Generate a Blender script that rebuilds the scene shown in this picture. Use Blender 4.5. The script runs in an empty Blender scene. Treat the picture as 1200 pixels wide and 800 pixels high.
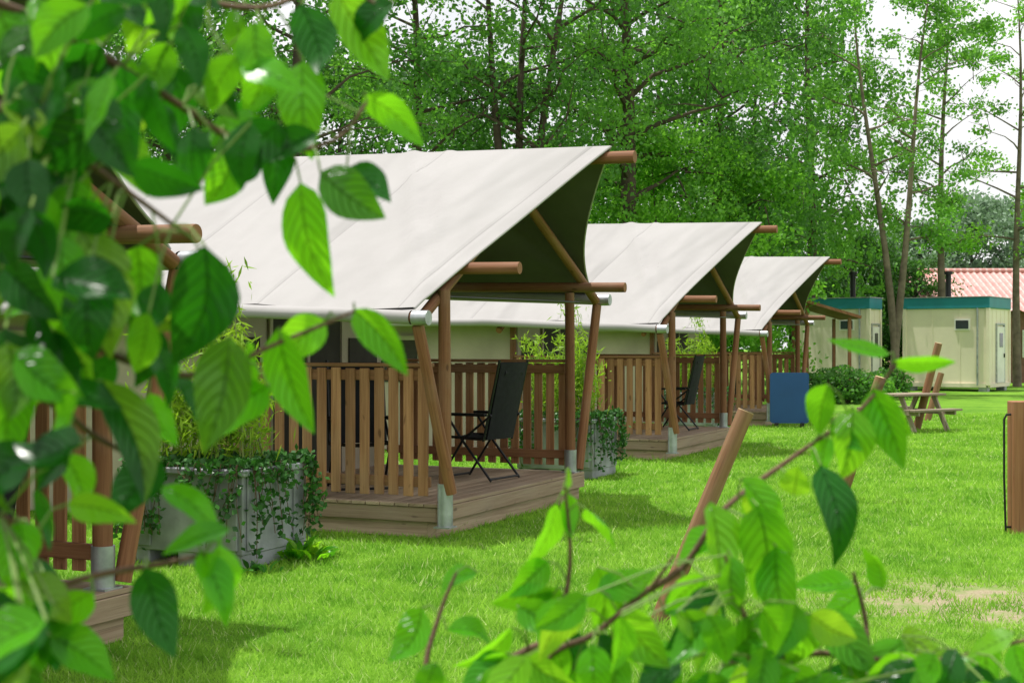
import bpy, math, random
import numpy as np
from mathutils import Vector, Matrix
random.seed(7)
rng = np.random.default_rng(7)
F = 1667.0; H = 1.65
sc = bpy.context.scene
col = sc.collection
def at(px, py, Y): return Vector(((px-600)/F*Y, Y, H-(py-404)/F*Y))
R = math.radians

# ------------------------------------------------------------------ materials
class NT:
    def __init__(s, name):
        s.m = bpy.data.materials.new(name); s.m.use_nodes = True
        s.t = s.m.node_tree; s.t.nodes.clear()
        s.out = s.t.nodes.new('ShaderNodeOutputMaterial')
    def n(s, ty, ins=None, **kw):
        x = s.t.nodes.new(ty)
        for k, v in kw.items(): setattr(x, k, v)
        if ins:
            for k, v in ins.items():
                if isinstance(v, bpy.types.NodeSocket): s.t.links.new(v, x.inputs[k])
                else: x.inputs[k].default_value = v
        return x
    def math(s, op, a, b=0.0, c=0.0):
        return s.n('ShaderNodeMath', {0: a, 1: b, 2: c}, operation=op).outputs[0]
    def mix(s, f, a, b, bt='MIX'):
        x = s.n('ShaderNodeMix', data_type='RGBA', blend_type=bt)
        for i, v in ((0, f), (6, a), (7, b)):
            if isinstance(v, bpy.types.NodeSocket): s.t.links.new(v, x.inputs[i])
            else: x.inputs[i].default_value = v if i == 0 else (*v[:3], 1)
        return x.outputs[2]
    def noise(s, vec, scale, detail=4, rough=.55):
        return s.n('ShaderNodeTexNoise', {'Vector': vec, 'Scale': scale, 'Detail': detail, 'Roughness': rough}).outputs[0]
    def mapr(s, v, a, b, c=0., d=1.):
        return s.n('ShaderNodeMapRange', {0: v, 1: a, 2: b, 3: c, 4: d}).outputs[0]
    def scale(s, vec, k):
        return s.n('ShaderNodeMapping', {'Vector': vec, 'Scale': k}).outputs[0]
    def done(s, sh):
        s.t.links.new(sh, s.out.inputs[0]); return s.m

def plain(name, c, rough=.6, metal=0., var=.25, sc_=6., bump=.1, spec=.4):
    t = NT(name); co = t.n('ShaderNodeTexCoord').outputs['Object']
    n1 = t.noise(co, sc_); n2 = t.noise(co, sc_*9, 3)
    k = t.mapr(n1, .3, .7, 1-var, 1+var*.6)
    cc = t.n('ShaderNodeVectorMath', {0: (*c,), 'Scale': k}, operation='SCALE').outputs[0]
    b = t.n('ShaderNodeBump', {'Height': n2, 'Strength': bump, 'Distance': .01}).outputs[0]
    p = t.n('ShaderNodeBsdfPrincipled', {'Base Color': cc, 'Roughness': rough, 'Metallic': metal, 'Normal': b, 'Specular IOR Level': spec})
    return t.done(p.outputs[0])

def wood(name, c1, c2, grey=.0):
    t = NT(name); uv = t.n('ShaderNodeUVMap').outputs[0]
    g = t.noise(t.scale(uv, (45, 1.6, 1)), 1.0, 6, .65)
    g2 = t.noise(t.scale(uv, (9, .7, 1)), 1.0, 3)
    isl = t.n('ShaderNodeNewGeometry').outputs['Random Per Island']
    k = t.mapr(t.math('ADD', t.math('MULTIPLY', g, .6), t.math('MULTIPLY', g2, .5)), .42, .68)
    c = t.mix(k, c1, c2)
    c = t.mix(t.mapr(isl, 0, 1, 0, .6), c, tuple(x*.5 for x in c1))
    co = t.n('ShaderNodeTexCoord').outputs['Object']
    w = t.noise(co, 1.7, 5)
    c = t.mix(t.mapr(w, .48, .72, 0, .25+grey), c, (.32, .26, .19))
    cr = t.noise(t.scale(uv, (120, 1.2, 1)), 1.0, 2, .5)
    c = t.mix(t.mapr(cr, .62, .7, 0, .55), c, tuple(x*.3 for x in c1))
    kn = t.noise(t.scale(uv, (14, 5, 1)), 1.0, 1)
    c = t.mix(t.mapr(kn, .70, .77, 0, .7), c, tuple(x*.3 for x in c1))
    b = t.n('ShaderNodeBump', {'Height': g, 'Strength': .7, 'Distance': .005}).outputs[0]
    p = t.n('ShaderNodeBsdfPrincipled', {'Base Color': c, 'Roughness': .68, 'Normal': b, 'Specular IOR Level': .3})
    return t.done(p.outputs[0])

def leafmat(name, cd, cl, tr, mixf=.4, rough=.5, veins=False, clump=.5, spec=.3):
    t = NT(name)
    isl = t.n('ShaderNodeNewGeometry').outputs['Random Per Island']
    co = t.n('ShaderNodeTexCoord').outputs['Object']
    nz = t.noise(co, clump, 2)
    k = t.math('ADD', t.math('MULTIPLY', isl, .6), t.mapr(nz, .35, .65, 0, .4))
    c = t.mix(k, cd, cl); ct = t.mix(k, tuple(x*.5 for x in tr), tr)
    kw = {'Roughness': rough, 'Specular IOR Level': spec}
    if veins:
        uv = t.n('ShaderNodeSeparateXYZ', {0: t.n('ShaderNodeUVMap').outputs[0]})
        tt = t.math('MULTIPLY', t.math('ABSOLUTE', t.math('SUBTRACT', uv.outputs[1], .5)), 2)
        f = t.math('FRACT', t.math('MULTIPLY', t.math('SUBTRACT', uv.outputs[0], t.math('MULTIPLY', t.math('POWER', tt, 1.3), .32)), 7.5))
        v1 = t.mapr(t.math('ABSOLUTE', t.math('SUBTRACT', f, .5)), .0, .11, 1, 0)
        v2 = t.mapr(tt, .02, .07, 1, 0)
        v = t.math('MAXIMUM', v1, v2)
        blot = t.noise(co, 60, 3)
        c = t.mix(t.math('MULTIPLY', v, .45), c, tuple(x*.4 for x in cd))
        c = t.mix(t.mapr(blot, .55, .75, 0, .35), c, cl)
        yl = t.mapr(isl, .80, .95, 0, .55)
        c = t.mix(yl, c, (.26, .44, .03)); ct = t.mix(yl, ct, (.75, .95, .05))
        ct = t.mix(t.math('MULTIPLY', v, .7), ct, tuple(x*.22 for x in tr))
        kw['Normal'] = t.n('ShaderNodeBump', {'Height': t.math('SUBTRACT', 1.0, v), 'Strength': .9, 'Distance': .003}).outputs[0]
    kw['Base Color'] = c
    p = t.n('ShaderNodeBsdfPrincipled', kw)
    q = t.n('ShaderNodeBsdfTranslucent', {'Color': ct})
    m = t.n('ShaderNodeMixShader', {0: mixf, 1: p.outputs[0], 2: q.outputs[0]})
    return t.done(m.outputs[0])

M = {}
M['pole'] = wood('pole_wood', (.21, .082, .034), (.46, .215, .10))
M['slat'] = wood('slat_wood', (.29, .128, .056), (.57, .30, .15))
M['deckw'] = wood('deck_wood', (.35, .24, .155), (.60, .46, .32), .1)
M['greyw'] = wood('weathered_wood', (.26, .20, .14), (.44, .37, .28), .3)
M['palelog'] = wood('stripped_log', (.27, .13, .058), (.50, .30, .16), .0)
M['redwood'] = wood('red_wood', (.36, .145, .07), (.55, .26, .13))
M['endgrain'] = plain('cut_wood', (.6, .43, .25), .8, 0, .3, 30)
M['galv'] = plain('galvanised_steel', (.42, .44, .46), .42, .6, .3, 8)
M['black'] = plain('black_fabric', (.014, .014, .018), .8, 0, .3, 20, .1, .25)
M['blackm'] = plain('black_metal', (.015, .015, .017), .4, .3, .2, 20)
M['mesh'] = plain('dark_mesh', (.045, .04, .032), .85, 0, .2, 5)
M['plastic'] = plain('grey_plastic', (.32, .33, .355), .6, 0, .4, 3, .25)
M['soil'] = plain('soil', (.06, .04, .025), .95, 0, .4, 14, .8)
M['blue'] = plain('blue_board', (.014, .075, .24), .45, 0, .12, 2)
M['cream'] = plain('cream_panel', (.80, .71, .56), .55, 0, .10, .9, .05)
M['teal'] = plain('teal_panel', (.02, .22, .28), .5, 0, .15, 1.4, .05)
M['white'] = plain('white_frame', (.80, .77, .72), .5, 0, .1, 2)
M['glass'] = plain('dark_glass', (.03, .04, .05), .12, 0, .1, 2, 0, .8)
M['brick'] = plain('brown_brick', (.24, .12, .085), .85, 0, .35, 3, .4)
M['bark'] = plain('tree_bark', (.085, .063, .045), .95, 0, .45, 3.5, .9)
M['bark2'] = plain('pale_bark', (.17, .135, .095), .9, 0, .45, 3.5, .8)
M['twig'] = plain('twig_bark', (.13, .07, .04), .7, 0, .4, 25, .4)
M['petiole'] = plain('leaf_stalk', (.16, .26, .05), .5, 0, .3, 25, .2)
def tilemat():
    t = NT('red_tile'); co = t.n('ShaderNodeTexCoord').outputs['Object']
    x = t.n('ShaderNodeSeparateXYZ', {0: co})
    f = t.math('FRACT', t.math('MULTIPLY', x.outputs[0], 1/.30))
    k = t.mapr(t.math('ABSOLUTE', t.math('SUBTRACT', f, .5)), .26, .42)
    r = t.math('FRACT', t.math('MULTIPLY', x.outputs[1], 1/.44))
    c = t.mix(t.mapr(t.noise(co, 1.6, 5), .35, .7), (.50, .21, .19), (.62, .33, .30))
    c = t.mix(t.math('MULTIPLY', k, .5), c, (.78, .60, .58))  # paler rib crests: their highlight is painted into the tile colour
    c = t.mix(t.mapr(r, .0, .16, .45, 0), c, (.25, .09, .08))
    p = t.n('ShaderNodeBsdfPrincipled', {'Base Color': c, 'Roughness': .6})
    return t.done(p.outputs[0])
M['tile'] = tilemat()

def canvas(name, c, dirt):
    t = NT(name); uv = t.n('ShaderNodeUVMap').outputs[0]
    sep = t.n('ShaderNodeSeparateXYZ', {0: uv})
    f = t.math('ABSOLUTE', t.math('SUBTRACT', t.math('FRACT', t.math('MULTIPLY', sep.outputs[0], 1/1.55)), .5))
    seam = t.mapr(f, .0, .008, 1, 0)
    band = t.mapr(f, .0, .03, 1, 0)
    wr = t.noise(t.scale(uv, (1.2, .45, 1)), 1.2, 1.5, .45)
    st = t.noise(t.scale(uv, (.8, .7, 1)), 1, 5, .6)
    cc = t.mix(t.mapr(st, .42, .74, 0, .6), c, dirt)
    fine = t.noise(t.scale(uv, (60, 60, 1)), 1, 2, .5)
    cc = t.mix(t.mapr(fine, .4, .7, 0, .10), cc, dirt)
    cc = t.mix(t.math('MULTIPLY', seam, .40), cc, tuple(x*.5 for x in dirt))
    h = t.math('ADD', wr, t.math('MULTIPLY', band, .04))
    b = t.n('ShaderNodeBump', {'Height': h, 'Strength': .9, 'Distance': .20}).outputs[0]
    p = t.n('ShaderNodeBsdfPrincipled', {'Base Color': cc, 'Roughness': .7, 'Normal': b, 'Specular IOR Level': .25})
    return t.done(p.outputs[0])
M['canvas'] = canvas('roof_canvas', (.365, .352, .348), (.27, .258, .252))
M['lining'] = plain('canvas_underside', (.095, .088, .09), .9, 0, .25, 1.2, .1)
M['wallc'] = plain('wall_canvas', (.44, .38, .30), .9, 0, .2, 1.3, .15)
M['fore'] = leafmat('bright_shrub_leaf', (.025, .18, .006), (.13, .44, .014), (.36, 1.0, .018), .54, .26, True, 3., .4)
M['foredark'] = leafmat('shaded_shrub_leaf', (.005, .045, .006), (.020, .15, .010), (.055, .40, .008), .38, .24, True, 3., .4)  # darker copy of the shrub leaf, with shade put into its colour
M['tree_deep'] = leafmat('deep_tree_leaf', (.018, .06, .015), (.07, .19, .032), (.10, .32, .03), .4, .6, False, .35)  # darker tree leaf: shade in the depth of the wood, put into colour
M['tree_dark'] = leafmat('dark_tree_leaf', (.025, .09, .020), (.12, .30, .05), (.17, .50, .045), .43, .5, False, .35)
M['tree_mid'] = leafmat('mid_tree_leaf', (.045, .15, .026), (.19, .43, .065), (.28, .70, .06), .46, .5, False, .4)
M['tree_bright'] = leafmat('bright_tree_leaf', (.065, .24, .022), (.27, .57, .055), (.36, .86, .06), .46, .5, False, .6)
M['tree_far'] = leafmat('far_tree_leaf', (.17, .26, .17), (.29, .41, .27), (.26, .44, .22), .3, .7, False, .3)  # pale greyish green, distance haze painted into the leaf colour
M['bamboo'] = leafmat('bamboo_leaf', (.11, .25, .015), (.34, .50, .03), (.45, .75, .04), .4, .5, False, 2.)
M['ivy'] = leafmat('ivy_leaf', (.012, .055, .011), (.06, .20, .03), (.06, .24, .025), .2, .4, False, 4.)
M['cane'] = plain('bamboo_cane', (.20, .26, .06), .4, 0, .3, 12)

def blademat():
    t = NT('grass_blade')
    isl = t.n('ShaderNodeNewGeometry').outputs['Random Per Island']
    co = t.n('ShaderNodeTexCoord').outputs['Object']
    n1 = t.noise(co, .55, 4); n2 = t.noise(co, 3.2, 4)
    k = t.math('ADD', t.math('MULTIPLY', isl, .35), t.math('ADD', t.mapr(n1, .35, .65, 0, .3), t.mapr(n2, .38, .62, 0, .4)))
    c = t.mix(k, (.10, .31, .022), (.42, .70, .085))
    c = t.mix(t.mapr(isl, .90, .96, 0, .75), c, (.68, .74, .36))
    d = t.n('ShaderNodeBsdfDiffuse', {'Color': c}); q = t.n('ShaderNodeBsdfTranslucent', {'Color': c})
    m = t.n('ShaderNodeMixShader', {0: .45, 1: d.outputs[0], 2: q.outputs[0]})
    return t.done(m.outputs[0])
M['blade'] = blademat()
def groundmat():
    t = NT('lawn_ground'); co = t.n('ShaderNodeTexCoord').outputs['Object']
    n1 = t.noise(co, .55, 3); n2 = t.noise(co, 6, 5); n3 = t.noise(co, 60, 4)
    c = t.mix(t.mapr(n1, .35, .65), (.09, .24, .018), (.20, .40, .035))
    c = t.mix(t.mapr(n2, .35, .7, 0, .6), c, (.24, .44, .045))
    c = t.mix(t.mapr(n3, .4, .7, 0, .65), c, (.04, .11, .012))
    mp = t.n('ShaderNodeMapping', {'Vector': co, 'Location': (-2.95/1.1, -9.15/1.05, 0), 'Scale': (1/1.1, 1/1.05, 1)}).outputs[0]
    ln = t.n('ShaderNodeVectorMath', {0: mp}, operation='LENGTH').outputs['Value']
    dm = t.mapr(t.math('ADD', ln, t.math('MULTIPLY', t.noise(co, 4.5, 6), 2.6)), 2.4, 1.6)
    c = t.mix(dm, c, t.mix(t.mapr(n3, .3, .7), (.27, .22, .13), (.46, .40, .27)))
    b = t.n('ShaderNodeBump', {'Height': n3, 'Strength': .8, 'Distance': .03}).outputs[0]
    p = t.n('ShaderNodeBsdfPrincipled', {'Base Color': c, 'Roughness': .95, 'Normal': b, 'Specular IOR Level': .1})
    return t.done(p.outputs[0])
M['ground'] = groundmat()

# ------------------------------------------------------------------ mesh helpers
def tag(o, label=None, cat=None, group=None, kind=None):
    if label: o['label'] = label
    if cat: o['category'] = cat
    if group: o['group'] = group
    if kind: o['kind'] = kind
    return o
def empty(name, loc, rz=0, label=None, cat=None, group=None):
    o = bpy.data.objects.new(name, None); col.objects.link(o)
    o.location = loc; o.rotation_euler.z = rz; o.empty_display_size = .2
    return tag(o, label, cat, group)
def copy_tree(o, parent=None):
    c = o.copy(); col.objects.link(c)
    if parent is not None: c.parent = parent
    for ch in list(o.children): copy_tree(ch, c)
    return c

class MB:
    def __init__(s): s.v = []; s.f = []; s.uv = []; s.mi = []
    def face(s, idx, uv=None, mi=0):
        s.f.append(idx); s.uv.extend(uv if uv else [(0, 0)]*len(idx)); s.mi.append(mi)
    def box(s, c, d, Rm=None, mi=0):
        c = Vector(c); b = len(s.v); h = [x/2 for x in d]
        L = max(range(3), key=lambda i: d[i]); o = [i for i in range(3) if i != L]
        ou = random.random()*10; ov = random.random()*10
        loc = []
        for x in (-1, 1):
            for y in (-1, 1):
                for z in (-1, 1):
                    p = Vector((x*h[0], y*h[1], z*h[2])); loc.append(p)
                    s.v.append(c+(Rm @ p if Rm else p))
        for q in ((0, 1, 3, 2), (4, 6, 7, 5), (0, 4, 5, 1), (2, 3, 7, 6), (0, 2, 6, 4), (1, 5, 7, 3)):
            s.face([b+i for i in q], [(ou+loc[i][o[0]]+loc[i][o[1]]*1.13, ov+loc[i][L]) for i in q], mi)
        return s
    def tube(s, pts, r, n=12, cap=True, mi=0):
        pts = [Vector(p) for p in pts]; k = len(pts)
        rr = r if isinstance(r, (list, tuple)) else [r]*k
        b = len(s.v); ref = None; L = 0; ls = []
        ov = random.random()*10
        for i, p in enumerate(pts):
            t = (pts[min(i+1, k-1)]-pts[max(i-1, 0)]).normalized()
            if ref is None:
                ref = t.orthogonal().normalized()
            ref = (ref - t*ref.dot(t)).normalized(); w = t.cross(ref)
            if i: L += (p-pts[i-1]).length
            ls.append(L)
            for j in range(n):
                a = 2*math.pi*j/n
                s.v.append(p+(ref*math.cos(a)+w*math.sin(a))*rr[i])
        for i in range(k-1):
            for j in range(n):
                j2 = (j+1) % n
                u0 = j/n*6.28*rr[0]; u1 = (j+1)/n*6.28*rr[0]
                s.face([b+i*n+j, b+i*n+j2, b+(i+1)*n+j2, b+(i+1)*n+j], [(u0, ov+ls[i]), (u1, ov+ls[i]), (u1, ov+ls[i+1]), (u0, ov+ls[i+1])], mi)
        if cap:
            s.face([b+j for j in range(n)][::-1], None, mi); s.face([b+(k-1)*n+j for j in range(n)], None, mi)
        return s
    def grid(s, fn, nu, nv, uvf=None, mi=0, flip=False):
        b = len(s.v)
        for i in range(nu+1):
            for j in range(nv+1): s.v.append(Vector(fn(i/nu, j/nv)))
        for i in range(nu):
            for j in range(nv):
                q = [(i, j), (i+1, j), (i+1, j+1), (i, j+1)]
                if flip: q = q[::-1]
                s.face([b+a*(nv+1)+c for a, c in q], [uvf(a/nu, c/nv) if uvf else (a/nu, c/nv) for a, c in q], mi)
        return s
    def poly(s, pts, mi=0, uv=None):
        b = len(s.v); s.v.extend(Vector(p) for p in pts); s.face(list(range(b, b+len(pts))), uv, mi); return s
    def build(s, name, mats, parent=None, smooth=False, bevel=0):
        me = bpy.data.meshes.new(name); me.from_pydata(s.v, [], s.f)
        ul = me.uv_layers.new(name='UVMap'); ul.data.foreach_set('uv', np.array(s.uv, dtype=np.float32).ravel())
        if not isinstance(mats, (list, tuple)): mats = [mats]
        for m in mats: me.materials.append(m)
        me.polygons.foreach_set('material_index', s.mi)
        me.polygons.foreach_set('use_smooth', [smooth]*len(s.f)); me.update()
        o = bpy.data.objects.new(name, me); col.objects.link(o)
        if parent is not None: o.parent = parent
        if bevel:
            md = o.modifiers.new('Bevel', 'BEVEL'); md.width = bevel; md.segments = 1; md.limit_method = 'ANGLE'
        if smooth:
            try: me.set_sharp_from_angle(angle=R(45))
            except Exception: pass
        return o

def np_mesh(name, verts, nper, mat, parent=None):
    n = len(verts)//nper
    me = bpy.data.meshes.new(name)
    me.vertices.add(n*nper); me.vertices.foreach_set('co', verts.astype(np.float32).ravel())
    me.loops.add(n*nper); me.loops.foreach_set('vertex_index', np.arange(n*nper, dtype=np.int32))
    me.polygons.add(n); me.polygons.foreach_set('loop_start', np.arange(n, dtype=np.int32)*nper)
    me.polygons.foreach_set('loop_total', np.full(n, nper, dtype=np.int32))
    me.materials.append(mat); me.update(calc_edges=True)
    o = bpy.data.objects.new(name, me); col.objects.link(o)
    if parent is not None: o.parent = parent
    return o
def unit(a): return a/np.maximum(np.linalg.norm(a, axis=1, keepdims=True), 1e-6)
def leafcards(P, length, width, droop=0.0, flat=0.0):
    n = len(P)
    d = rng.normal(size=(n, 3)); d[:, 2] -= droop; d = unit(d)
    e = rng.normal(size=(n, 3)); e[:, 2] *= (1-flat); s = unit(np.cross(d, e))
    L = length*rng.uniform(.6, 1.25, (n, 1))/2; W = width*rng.uniform(.7, 1.2, (n, 1))/2
    out = np.empty((n, 4, 3))
    out[:, 0] = P-d*L; out[:, 1] = P+s*W-d*L*.1; out[:, 2] = P+d*L; out[:, 3] = P-s*W-d*L*.1
    return out.reshape(-1, 3)

# ------------------------------------------------------------------ setting
g = MB().grid(lambda u, v: (-300+600*u, -60+560*v, 0), 4, 4).build('ground', M['ground']); tag(g, kind='structure')
def dirt(x, y):
    return ((x-2.95)/1.2)**2+((y-9.15)/1.1)**2+.9*np.sin(x*5.3+1)*np.sin(y*6.1)+.5*np.sin(x*13)*np.sin(y*11+x*3)
n = 450000
d = (5.3**.4+rng.random(n)*(34**.4-5.3**.4))**2.5
x = rng.uniform(-.47, .47, n)*d; y = d
keep = (dirt(x, y) > rng.uniform(-.6, .7, n)); x = x[keep]; y = y[keep]; d = d[keep]; n = len(x)
patch = .5+.5*np.sin(x*1.7+np.sin(y*1.3)*2)*np.sin(y*2.1+np.sin(x*2.3))
tuft = np.clip(np.sin(x*7.3+np.sin(y*5.1)*2)*np.sin(y*8.3+np.sin(x*6.7)*2), 0, 1)**2
hh = rng.uniform(.016, .040, n)*(1+.6*patch+1.4*tuft); ww = .0033*(d/7)**.9*rng.uniform(.7, 1.4, n)
az = rng.uniform(0, 6.283, n); lean = rng.normal(0, .55, (n, 2))*hh[:, None]
gv = np.zeros((n, 3, 3))
gv[:, 0, 0] = x-np.cos(az)*ww; gv[:, 0, 1] = y-np.sin(az)*ww
gv[:, 1, 0] = x+np.cos(az)*ww; gv[:, 1, 1] = y+np.sin(az)*ww
gv[:, 2, 0] = x+lean[:, 0]; gv[:, 2, 1] = y+lean[:, 1]; gv[:, 2, 2] = hh
go = np_mesh('grass', gv.reshape(-1, 3), 3, M['blade'])
tag(go, 'short bright green lawn grass around the row of tents', 'grass', kind='stuff')

# ------------------------------------------------------------------ tents
TH = R(90-24)
u_ = Vector((math.cos(TH), math.sin(TH), 0)); w_ = Vector((-math.sin(TH), math.cos(TH), 0))
ROOT = [Vector((-.615, 12.06, 0)), Vector((-3.50, 4.86, 0)), Vector((2.23, 20.28, 0)), Vector((5.14, 28.7, 0))]
W = 3.4; DZ = .30; PB = 2.4; BK = 7.8; RZ = 3.50; NE = 1.93; FE = 2.2; HW = W/2+.45
def lift(b): return .11*max(0, min(1, (b+1)/3.7))
def roofpt(side, s, t, off=0):
    e = NE if side < 0 else FE
    a = W/2+side*HW*s
    bf = -.92*(1-s)+(.0 if side < 0 else 0.10)*s+.16*math.sin(math.pi*s)
    b = bf+(BK-bf)*t
    z = RZ-(RZ-e)*s-.055*math.sin(math.pi*s)-.02*math.sin(math.pi*t)*(1-s)+lift(b)
    edge = min(1, t*6)
    z += .020*math.sin(b*4.05)*math.sin(math.pi*s)+.006*math.sin(b*9.1+s*5)*math.sin(math.pi*s)*edge
    z += .055*math.exp(-((b-(1.15-1.15*s))/.08)**2)*math.sin(math.pi*min(1, .15+s*.85))
    z += .035*math.exp(-((b-(.75-.8*s))/.05)**2)*math.sin(math.pi*min(1, .15+s*.85))
    z += .024*math.exp(-((b-(3.1-.5*s))/.07)**2)*math.sin(math.pi*s)
    z += .018*math.exp(-((b-(2.2+.4*s))/.05)**2)*math.sin(math.pi*s)
    z -= .03*math.exp(-(t*40))*math.sin(math.pi*s)
    z -= .03*abs(math.sin(b*2.03))*s**6
    return (a, b, z-off)
def post(parent, p0, p1, r=.055, name='post', foot=.24):
    o = MB().tube([p0, tuple((Vector(p0)+Vector(p1))/2), p1], [r, r*.97, r*.93], 14).build(name, M['pole'], parent, True)
    if foot:
        m = MB(); c = Vector(p0)
        m.tube([c+Vector((0, 0, -foot)), c+Vector((0, 0, .12))], r*1.2, 14); m.box(c+Vector((0, 0, -foot-.005)), (.15, .15, .012))
        m.build('post_foot', M['galv'], o, True)
    return o
def make_tent():
    T = empty('safari_tent', (0, 0, 0))
    m = MB(); nb = 17; bw = (PB+.02)/nb
    for i in range(nb): m.box((W/2, bw*(i+.5), DZ-.0145), (W+.04, bw-.009, .029))
    m.build('deck', M['deckw'], T, False, .003)
    m = MB()
    m.box((W/2, .015, .205), (W, .04, .125)); m.box((.015, PB/2+.01, .205), (.04, PB-.04, .125))
    m.box((W-.015, PB/2+.01, .205), (.04, PB-.04, .125))
    m.box((W/2, .09, .07), (W-.06, .09, .135)); m.box((.09, PB/2+.06, .07), (.09, PB-.1, .135)); m.box((W-.09, PB/2+.06, .07), (.09, PB-.1, .135))
    m.build('deck_frame', M['deckw'], T, False, .004)
    for a, sgn, e in ((0, -1, NE), (W, 1, FE)):
        x = a+sgn*.03 if sgn < 0 else a-.14
        yb = -.07 if sgn < 0 else .10
        post(T, (x, yb, .36 if sgn < 0 else .42), (x, yb+.01, 2.11 if sgn < 0 else 2.20), .055, 'post', .24 if sgn < 0 else .11)
        ex = W/2+sgn*HW
        MB().tube([(x+sgn*.01+(0 if sgn < 0 else .08), yb-.06, .40 if sgn < 0 else .33), (ex-sgn*.06, -.0, e-.12)], .05, 14).build('brace_pole', M['pole'], T, True)
        post(T, (a+(.06 if sgn < 0 else -.06), PB+.05, .36), (a+(.06 if sgn < 0 else -.06), PB+.05, 2.15), .05, 'post', 0)
        pa = .26 if sgn < 0 else W-.10
        pz = 2.30 if sgn < 0 else 2.25
        MB().tube([(pa, -.63 if sgn < 0 else -.50, pz), (pa, 3, pz+.06), (pa, BK-.3, pz+.06)], .052, 14).build('purlin', M['pole'], T, True)
        ep = MB().tube([(ex, -.10, e-.06), (ex, 2.7, e+.05), (ex, BK-.1, e+.05)], .045, 14).build('eave_pole', M['pole'], T, True)
        MB().tube([(ex, .03, e-.055), (ex, 2.7, e+.055), (ex, BK-.2, e+.055)], .058, 14, False).build('sleeve', M['canvas'], ep, True)
        MB().tube([(ex, -.13, e-.06), (ex, .01, e-.06)], .062, 14).build('end_cap', M['galv'], ep, True)
        for b in (-.0, PB+.1):
            MB().tube([(W/2-sgn*.1, b, RZ-.36), (ex-sgn*.1, b, e-.07)], .048, 12).build('rafter', M['pole'], T, True)
    MB().tube([(W/2, -1.16, RZ-.115), (W/2, 2.7, RZ-.03), (W/2, BK-.2, RZ-.03)], .058, 14).build('ridge_pole', M['pole'], T, True)
    MB().tube([(0, -.0, 2.06), (W-.14, -.0, 2.10)], .01, 8).build('tie_cable', M['blackm'], T, True)
    m = MB(); ln = MB()
    for sd in (-1, 1):
        m.grid(lambda s, t: roofpt(sd, s, t), 30, 170, lambda s, t: (-.95+8.8*t, s*3), flip=(sd > 0))
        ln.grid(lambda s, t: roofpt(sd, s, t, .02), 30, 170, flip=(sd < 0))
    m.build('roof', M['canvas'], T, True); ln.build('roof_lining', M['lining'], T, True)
    hm = MB()
    for sd in (-1, 1): hm.tube([Vector(roofpt(sd, i/20, 0, .010)) for i in range(21)], .011, 6)
    hm.build('roof_hem', M['canvas'], T, True)
    def zr(a):
        s = abs(a-W/2)/HW; e = NE if a < W/2 else FE
        return RZ-(RZ-e)*s-.02
    m = MB(); x0, x1 = .12, W-.10
    A = [x0+(x1-x0)*i/12 for i in range(13)]
    for i in range(12):
        for yy in (PB, BK-.5):
            m.poly([(A[i], yy, .02), (A[i+1], yy, .02), (A[i+1], yy, zr(A[i+1])), (A[i], yy, zr(A[i]))])
    for xx in (x0, x1):
        nb = 30
        for i in range(nb):
            ya = PB+(BK-.5-PB)*i/nb; yb = PB+(BK-.5-PB)*(i+1)/nb
            m.poly([(xx, ya, .02), (xx, yb, .02), (xx, yb, 1.0), (xx, ya, 1.0)]); m.poly([(xx, ya, 1.0), (xx, yb, 1.0), (xx, yb, zr(xx)), (xx, ya, zr(xx))])
    m.build('canvas_wall', M['wallc'], T)
    dm = MB().box((W/2, PB-.012, DZ+.95), (1.3, .015, 1.85)).build('door', M['mesh'], T)
    z = MB()
    for xx in (W/2-.68, W/2+.68, W/2): z.box((xx, PB-.03, DZ+.95), (.05, .02, 1.9))
    z.box((W/2, PB-.03, DZ+1.9), (1.4, .021, .05)); z.build('door_flap_trim', M['wallc'], dm)
    for cx in (.55, W-.55):
        MB().box((cx, PB-.012, 1.35), (.6, .015, .75)).build('window', M['mesh'], T)
    for b in (4.6, 6.2):
        for xx, sg in ((x0, -1), (x1, 1)):
            wn = MB().box((xx+sg*.012, b, 1.4), (.015, 1.0, .65)).build('window', M['mesh'], T)
            MB().box((xx+sg*.03, b, 1.76), (.05, 1.1, .07)).build('rolled_flap', M['wallc'], wn)
    for a, sg in ((.03, -1), (W-.03, 1)):
        m = MB(); b0, b1 = .10 if sg < 0 else .20, PB-.03
        m.box((a, (b0+b1)/2, 1.39), (.04, b1-b0, .09)); m.box((a, (b0+b1)/2, .48), (.04, b1-b0, .09))
        m.box((a+sg*.012, (b0+b1)/2, 1.478), (.095, b1-b0+.04, .032))
        k = 16
        for i in range(k):
            b = b0+.05+(b1-b0-.10)*i/(k-1)
            m.box((a+sg*.033, b+random.uniform(-.004, .004), .907+random.uniform(-.005, .005)), (.022, .092, 1.09))
        m.build('railing', M['slat'], T, False, .004)
    return T
proto = make_tent()
GT = 'identical canvas safari tents in a row'
TENTS = ['second safari tent from the left, grey roof and deck nearest in full view',
         'leftmost safari tent, mostly hidden behind the foreground leaves',
         'third safari tent from the left, between the large near tent and the smallest one',
         'farthest and smallest safari tent, blue board standing at its deck']
for i, lab in enumerate(TENTS):
    o = proto if i == 0 else copy_tree(proto)
    o.location = ROOT[i]; o.rotation_euler.z = TH
    tag(o, lab, 'tent', GT)
def tl(i, a, b, z=0): return ROOT[i]+u_*a+w_*b+Vector((0, 0, z))

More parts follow.
